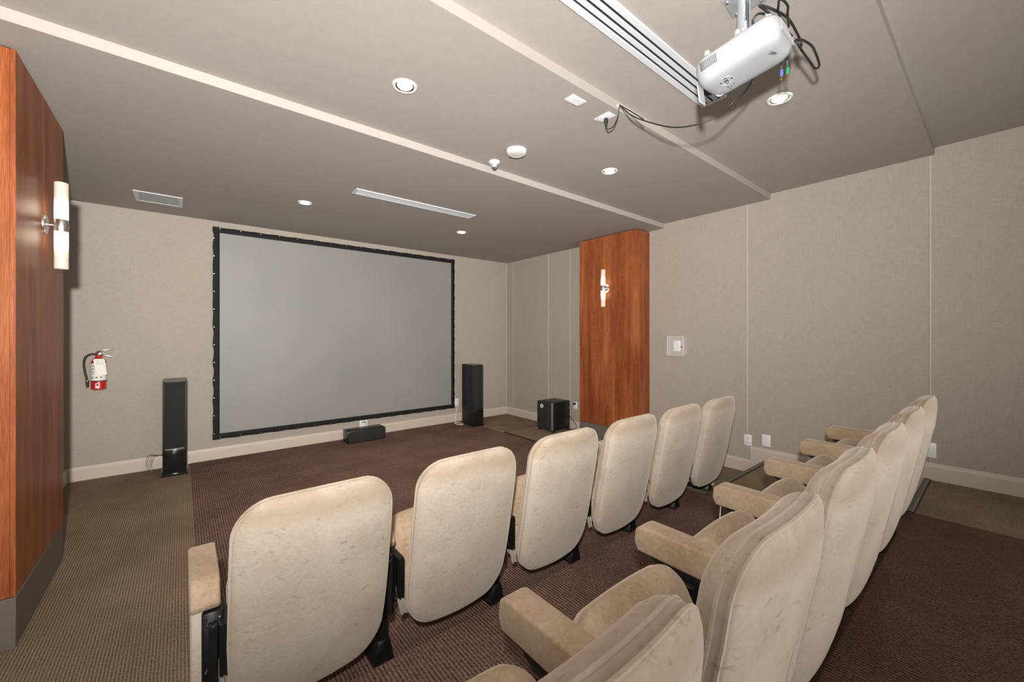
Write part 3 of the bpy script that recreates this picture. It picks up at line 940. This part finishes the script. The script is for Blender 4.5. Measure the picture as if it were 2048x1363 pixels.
# ------------------------------------------------------------------ ceiling fittings
def downlight(x, y, z, label, watts=17.0):
    t = thing('downlight', (x, y, z), label, 'ceiling light', 'recessed downlights')
    lathe('trim_ring', [(0.050, 0.0), (0.052, -0.006), (0.062, -0.006), (0.066, -0.002), (0.067, 0.0)], M_WHITE, t, 36)
    lathe('reflector', [(0.052, -0.004), (0.046, -0.001), (0.036, -0.0008)], M_CHROME, t, 36)
    lathe('lamp', [(0.0, -0.013), (0.020, -0.012), (0.033, -0.008), (0.041, -0.0006)], glow('downlight_glow', (1.0, 0.88, 0.70), 9.0), t, 28)
    l = light('downlight_beam', 'SPOT', (x, y, z - 0.018), watts, (1.0, 0.84, 0.66), spot_size=R(86), spot_blend=0.9, shadow_soft_size=0.03)
    return t
downlight(0.935, 4.364, ZC[0], 'small recessed downlight above the left half of the screen', 42.0)
downlight(2.740, 4.360, ZC[0], 'small recessed downlight above the right half of the screen', 46.0)
downlight(0.940, 2.072, ZC[1], 'large bright recessed downlight on the middle ceiling, left', 9.0)
downlight(2.743, 2.072, ZC[1], 'recessed downlight on the middle ceiling, right of the smoke detector', 9.0)
downlight(2.767, 0.850, ZC[2], 'recessed downlight beside the projector', 4.0)
downlight(0.940, 0.850, ZC[2], 'recessed downlight above the chairs nearest the camera', 3.0)

def slot_diffuser(x0, x1, y0, y1, z, label):
    t = thing('slot_diffuser', ((x0 + x1) / 2, (y0 + y1) / 2, z), label, 'air vent', 'linear slot diffusers')
    hx, hy = (x1 - x0) / 2, (y1 - y0) / 2
    box('back_box', (-hx + 0.01, hx - 0.01, -hy + 0.01, hy - 0.01, -0.0025, -0.0005), M_SLOT, t)
    box('flange', (-hx, hx, -hy, -hy + 0.030, -0.010, 0.0), M_WHITE2, t, bev=0.0015, seg=1)
    box('flange', (-hx, hx, hy - 0.030, hy, -0.010, 0.0), M_WHITE2, t, bev=0.0015, seg=1)
    for e in (-1, 1):
        box('end_cap', tuple(sorted((e * hx, e * (hx - 0.022)))) + (-hy + 0.03, hy - 0.03, -0.010, 0.0), M_WHITE2, t)
    inner = 2 * hy - 0.06
    slot = 0.0135
    bar = (inner - 3 * slot) / 2
    y = -hy + 0.03 + slot
    for k in range(2):
        box('slat', (-hx + 0.022, hx - 0.022, y, y + bar, -0.009, -0.003), M_WHITE2, t, bev=0.001, seg=1)
        y += bar + slot
    return t
slot_diffuser(1.20, 2.490, 1.036, 1.182, ZC[2], 'white linear slot diffuser beside the projector')
slot_diffuser(1.20, 2.474, 3.640, 3.786, ZC[0], 'white linear slot diffuser above the screen')
rg = thing('air_register', (-0.172, 5.130, ZC[0]), 'white louvred air register in the ceiling near the left wall', 'air vent')
hx, hy = 0.175, 0.180
box('back_box', (-hx + 0.02, hx - 0.02, -hy + 0.02, hy - 0.02, -0.002, -0.0005), plain('duct_grey', (0.40, 0.42, 0.44), 0.6), rg)
for d in ((-hx, hx, -hy, -hy + 0.022), (-hx, hx, hy - 0.022, hy), (-hx, -hx + 0.032, -hy + 0.022, hy - 0.022), (hx - 0.032, hx, -hy + 0.022, hy - 0.022)):
    box('frame', d + (-0.008, 0.0), M_WHITE2, rg, bev=0.0015, seg=1)
for k in range(22):
    x = -hx + 0.040 + (2 * hx - 0.08) * k / 21
    bm = bmesh.new()
    add_prism(bm, [(x - 0.005, -0.003), (x + 0.003, -0.0085), (x + 0.005, -0.0085), (x + 0.0035, -0.0025)], -hy + 0.022, hy - 0.022, 'y')
    finish('louvre', bm, M_WHITE2, rg)
sd = thing('smoke_detector', (1.905, 2.275, ZC[1]), 'round white flat smoke detector on the ceiling', 'detector')
lathe('housing', [(0.0, -0.0315), (0.058, -0.031), (0.068, -0.027), (0.074, -0.012), (0.074, 0.0), (0.0, 0.0)], M_WHITE, sd, 40)
lathe('test_dimple', [(0.0, -0.0335), (0.004, -0.0335), (0.006, -0.031)], plain('dimple_grey', (0.3, 0.3, 0.3), 0.5), sd, 14)
lathe('groove', [(0.042, -0.0312), (0.043, -0.0325), (0.046, -0.0325), (0.047, -0.0312)], M_WHITE2, sd, 36)
sp_ = thing('sprinkler_head', (1.893, 2.530, ZC[1]), 'small stepped grey sprinkler dome beside the smoke detector', 'sprinkler')
lathe('escutcheon', [(0.0, 0.0), (0.044, 0.0), (0.046, -0.006), (0.030, -0.026), (0.0, -0.026)], plain('satin_white', (0.60, 0.59, 0.57), 0.3, 0.2), sp_, 28)
lathe('cup', [(0.0, -0.026), (0.026, -0.026), (0.026, -0.040), (0.020, -0.048), (0.0, -0.048)], M_ALU, sp_, 28)
lathe('deflector', [(0.0, -0.048), (0.014, -0.048), (0.017, -0.054), (0.012, -0.060), (0.0, -0.060)], M_STEEL, sp_, 20)

bp = thing('ceiling_plate', (1.762, 1.571, ZC[1]), 'blank white plate on the ceiling left of the cord', 'ceiling plate')
box('faceplate', (-0.058, 0.058, -0.034, 0.034, -0.006, 0.0), M_WHITE, bp, bev=0.0025)
box('blank_insert', (-0.036, 0.044, -0.026, 0.026, -0.0072, -0.004), plain('cool_white', (0.66, 0.67, 0.69), 0.45), bp, bev=0.001, seg=1)
op = thing('ceiling_outlet', (2.040, 1.577, ZC[1]), 'white ceiling outlet with a black plug in it', 'outlet')
box('faceplate', (-0.036, 0.036, -0.056, 0.056, -0.006, 0.0), M_WHITE, op, bev=0.0025)
box('socket', (-0.018, 0.018, -0.037, 0.037, -0.0085, -0.005), plain('cool_white', (0.66, 0.67, 0.69), 0.45), op, bev=0.002, seg=1)

pc = thing('power_cord', (2.05, 1.57, ZC[1]), 'black power cord looping from the ceiling outlet to the projector', 'cord')
def rel(o, pts):
    return [Vector(p) - o.location for p in pts]
lathe('plug', [(0.0, 0.0), (0.012, 0.0), (0.013, -0.016), (0.0075, -0.030), (0.0055, -0.050), (0.0, -0.050)], M_BLKPL, pc, 16, Matrix.Translation((0.0, 0.005, -0.0085)))
CLIP = (2.036, YS[1] - 0.012, 2.806)
tube('lead', rel(pc, spline([(2.05, 1.575, 2.735), (2.052, 1.573, 2.716), (2.064, 1.566, 2.708), (2.066, 1.53, 2.716), (2.055, 1.49, 2.755), CLIP])), 0.0032, M_CORD, pc)
tube('lead', rel(pc, spline([CLIP, (1.995, 1.400, 2.733), (1.972, 1.340, 2.669), (1.962, 1.25, 2.597), (1.935, 1.08, 2.485), (1.955, 0.97, 2.457), (1.983, 0.88, 2.467), (2.015, 0.82, 2.515), (2.00, 0.745, 2.545), (1.92, 0.69, 2.545), (1.83, 0.66, 2.54)], 8)), 0.0035, M_CORD, pc)
tube('slack_lead', rel(pc, spline([CLIP, (2.005, 1.40, 2.745), (1.985, 1.335, 2.685), (1.972, 1.26, 2.612)], 8)), 0.003, M_CORD, pc)
lathe('cord_clip', [(0.0, 0.008), (0.008, 0.007), (0.010, 0.0)], M_WHITE, pc, 12, Matrix.Translation(Vector((2.036, YS[1] - 0.001, 2.806)) - pc.location) @ Matrix.Rotation(R(90), 4, 'X'))

# ------------------------------------------------------------------ projector on its ceiling mount
pj = thing('projector', (1.752, 0.664, 2.532), 'white ceiling projector with control pad, hung upside down', 'projector')
tilt = Matrix.Rotation(R(-8), 4, 'X')
def plan(i):
    """plan outline with a bowed front; x across, second = along y (front +)"""
    o = rect_outline(0.104 - i, 0.152 - i, 0.050 - i * 0.5, 0.0, nseg=7, side=5)
    return [(x, y + (0.016 * (1 - (x / 0.104) ** 2) if y > 0 else 0)) for x, y in o]
bm = bmesh.new()
lay = [(0.10, -0.055), (0.06, -0.0545), (0.035, -0.052), (0.018, -0.044), (0.008, -0.030), (0.002, -0.012), (0.0, 0.0), (0.0, 0.030), (0.004, 0.040), (0.014, 0.047), (0.05, 0.048)]
add_layers(bm, [(plan(i), z) for i, z in lay], lambda x, z, y: tilt @ Vector((x, y, z)))
body = finish('body', bm, M_PROJ, pj, True, 50)
def tl(m):
    return tilt @ m
def tbox(name, dims, mat, parent, bev=0.0):
    return box(name, dims, mat, parent, bev=bev, seg=1, mtx=tilt)
bm = bmesh.new()
for k in range(11):
    add_box(bm, -0.1055, -0.100, 0.062 + 0.0062 * k, 0.065 + 0.0062 * k, -0.012, 0.024, mtx=tilt)
finish('side_vent', bm, plain('vent_dark', (0.10, 0.10, 0.10), 0.6), body)
bm = bmesh.new()
for k in range(12):
    add_box(bm, -0.060 + 0.011 * k, -0.056 + 0.011 * k, -0.1545, -0.149, -0.020, 0.028, mtx=tilt)
finish('rear_vent', bm, plain('vent_grey', (0.28, 0.28, 0.28), 0.6), body)
ring = bmesh.new()
cpad = Vector((-0.018, 0.068, -0.0555))
add_tube(ring, [tilt @ (cpad + Vector((0.026 * math.cos(a), 0.026 * math.sin(a), 0))) for a in [2 * math.pi * k / 28 for k in range(28)]], 0.0013, 5, True)
finish('control_ring', ring, plain('pad_grey', (0.42, 0.43, 0.45), 0.5), body, True)
pad = bmesh.new()
for a in (45, 135):
    add_box(pad, -0.010, 0.010, -0.0016, 0.0016, -0.0012, 0.0004, mtx=tilt @ Matrix.Translation(cpad) @ Matrix.Rotation(R(a), 4, 'Z'))
for a in (0, 90, 180, 270):
    add_box(pad, 0.018, 0.0225, -0.005, 0.005, -0.0012, 0.0004, mtx=tilt @ Matrix.Translation(cpad) @ Matrix.Rotation(R(a + 8), 4, 'Z'))
for dx, dy in ((0.045, 0.012), (0.052, 0.0), (0.045, -0.012), (0.060, 0.010)):
    add_box(pad, dx - 0.003, dx + 0.003, dy - 0.0018, dy + 0.0018, -0.0012, 0.0004, mtx=tilt @ Matrix.Translation(cpad))
finish('control_marks', pad, plain('mark_grey', (0.07, 0.07, 0.08), 0.5), body)
lathe('focus_window', [(0.0, -0.0020), (0.016, -0.0018), (0.018, 0.001)], plain('window_white', (0.56, 0.57, 0.58), 0.2), body, 24, tilt @ Matrix.Translation((0.052, 0.122, -0.0495)))
# brand lettering as printed on the case, upside down as the unit hangs
cu = bpy.data.curves.new('lettering', 'FONT')
cu.body = 'NEC'; cu.size = 0.018; cu.align_x = 'CENTER'; cu.extrude = 0.0002
tmp = bpy.data.objects.new('tmp_text', cu); COL.objects.link(tmp)
bpy.context.view_layer.update()
me = bpy.data.meshes.new_from_object(tmp.evaluated_get(bpy.context.evaluated_depsgraph_get()))
bpy.data.objects.remove(tmp)
me.name = 'lettering'; me.materials.clear(); me.materials.append(M_INK)
lt = bpy.data.objects.new('lettering', me); COL.objects.link(lt); lt.parent = body
lt.matrix_local = tilt @ Matrix.Translation((-0.018, -0.108, -0.0560)) @ Matrix.Rotation(R(-23), 4, 'Z') @ Matrix.Rotation(R(180), 4, 'Y')
tbox('lens_flap', (-0.062, -0.010, 0.163, 0.169, -0.105, -0.015), M_PROJ, pj, 0.002)
lathe('lens', [(0.0, 0.012), (0.020, 0.014), (0.028, 0.020), (0.032, 0.0)], M_GLOSS, pj, 24, tilt @ Matrix.Translation((0.045, 0.160, 0.0)) @ Matrix.Rotation(R(-90), 4, 'X'))
for dx, dy in ((-0.085, 0.10), (-0.088, -0.02), (-0.07, -0.12), (0.05, -0.13)):
    lathe('foot_pad', [(0.0, 0.066), (0.010, 0.066), (0.013, 0.060), (0.014, 0.044), (0.0, 0.044)], M_PROJ, pj, 14, tilt @ Matrix.Translation((dx, dy, 0)))
mt = thing('projector_mount', (1.836, 0.695, ZC[2]), 'grey metal ceiling mount holding the projector', 'mount')
bm = bmesh.new()
add_box(bm, -0.065, 0.065, -0.065, 0.065, -0.006, -0.0005, bev=0.002, seg=1, mtx=Matrix.Rotation(R(4), 4, 'Z'))
finish('ceiling_flange', bm, M_ALU, mt, True)
bm = bmesh.new()
for a in (-1, 1):
    for b in (-1, 1):
        add_lathe(bm, [(0.0, -0.012), (0.006, -0.011), (0.007, -0.006)], 10, Matrix.Translation((a * 0.048, b * 0.048, 0)))
finish('flange_screws', bm, M_CHROME, mt, True)
# split tube: open at one side so the cables can pass
t_ = bmesh.new(); ro, ri = 0.026, 0.022
A = []
for k in range(25):
    a = R(60 + 300 * k / 24) + R(200)
    A.append((math.cos(a), math.sin(a)))
bm = bmesh.new()
poly = [(ro * c, ro * s) for c, s in A] + [(ri * c, ri * s) for c, s in A[::-1]]
add_prism(bm, poly, -0.125, -0.005, 'z')
finish('split_tube', bm, M_ALU, mt, True, 40)
box('swivel_bracket', (-0.018, 0.018, -0.016, 0.016, -0.252, -0.10), M_PROJ, mt, bev=0.004)
box('mount_plate', (-0.125, 0.025, -0.09, 0.04, -0.252, -0.244), M_PROJ, mt, bev=0.003)
cb = thing('cable_bundle', (1.838, 0.695, ZC[2]), 'grey cables running down through the mount into the projector', 'cable')
for k in range(4):
    o_ = 0.008 * k - 0.012
    tube('cable', spline([(o_, -0.014 + 0.003 * (k % 2), -0.02), (o_ + 0.004, -0.016, -0.12), (o_ + 0.022, -0.028, -0.160), (o_ + 0.048, -0.050, -0.185)]), 0.0045, plain('grey_cable', (0.055, 0.07, 0.075), 0.45), cb)
# loose cords behind the projector
tg_ = thing('tangled_cord', (1.80, 0.51, 2.60), 'tangle of black cord hanging off the back of the projector', 'cord')
def tl_pts(p):
    return rel(tg_, p)
tube('loop', tl_pts(spline([(1.80, 0.512, 2.56), (1.72, 0.53, 2.590), (1.65, 0.555, 2.612), (1.622, 0.562, 2.618), (1.671, 0.536, 2.612), (1.754, 0.513, 2.608), (1.864, 0.512, 2.60), (1.905, 0.510, 2.58), (1.885, 0.508, 2.555), (1.86, 0.514, 2.57), (1.90, 0.525, 2.60), (1.961, 0.53, 2.60), (2.08, 0.53, 2.60), (2.165, 0.529, 2.60), (2.172, 0.517, 2.603), (2.133, 0.507, 2.60), (2.05, 0.500, 2.605), (1.979, 0.497, 2.60), (1.905, 0.510, 2.595), (1.862, 0.520, 2.575)], 7)), 0.0045, M_CORD, tg_)
tube('loop', tl_pts(spline([(1.77, 0.518, 2.575), (1.70, 0.525, 2.605), (1.665, 0.515, 2.61), (1.642, 0.505, 2.612), (1.655, 0.496, 2.61), (1.69, 0.493, 2.605), (1.72, 0.503, 2.60), (1.76, 0.510, 2.575)], 7)), 0.004, M_CORD, tg_)
tube('loop', tl_pts(spline([(1.68, 0.600, 2.575), (1.655, 0.595, 2.60), (1.66, 0.575, 2.615), (1.70, 0.555, 2.61), (1.74, 0.540, 2.58)], 7)), 0.004, M_CORD, tg_)
for k, (c, dx) in enumerate((((0.10, 0.14, 0.42), 0.0), ((0.02, 0.24, 0.10), 0.028))):
    r_ = thing('component_plug', (1.930 + 0.004 * k, 0.584 - 0.020 * k, 2.524), '%s component cable plug dangling beside the projector' % ['blue', 'green'][k], 'plug', 'dangling component plugs')
    tube('lead', spline([(-0.082, -0.01 + 0.02 * k, 0.020), (-0.04, -0.005, 0.034), (-0.010, 0.0, 0.022), (-0.004, 0.0, -0.006)]), 0.0035, plain('grey_cable', (0.055, 0.07, 0.075), 0.45), r_)
    tube('sleeve', [(-0.004, 0.0, -0.005), (-0.007, 0.0, -0.032)], 0.0062, plain('sleeve_%d' % k, c, 0.4), r_, 12)
    tube('barrel', [(-0.007, 0.0, -0.032), (-0.008, 0.0, -0.046)], 0.0050, plain('gold', (0.70, 0.50, 0.22), 0.25, 1.0), r_, 12)
    tube('pin', [(-0.008, 0.0, -0.046), (-0.009, 0.0, -0.058)], 0.0018, plain('gold', (0.70, 0.50, 0.22), 0.25, 1.0), r_, 8)
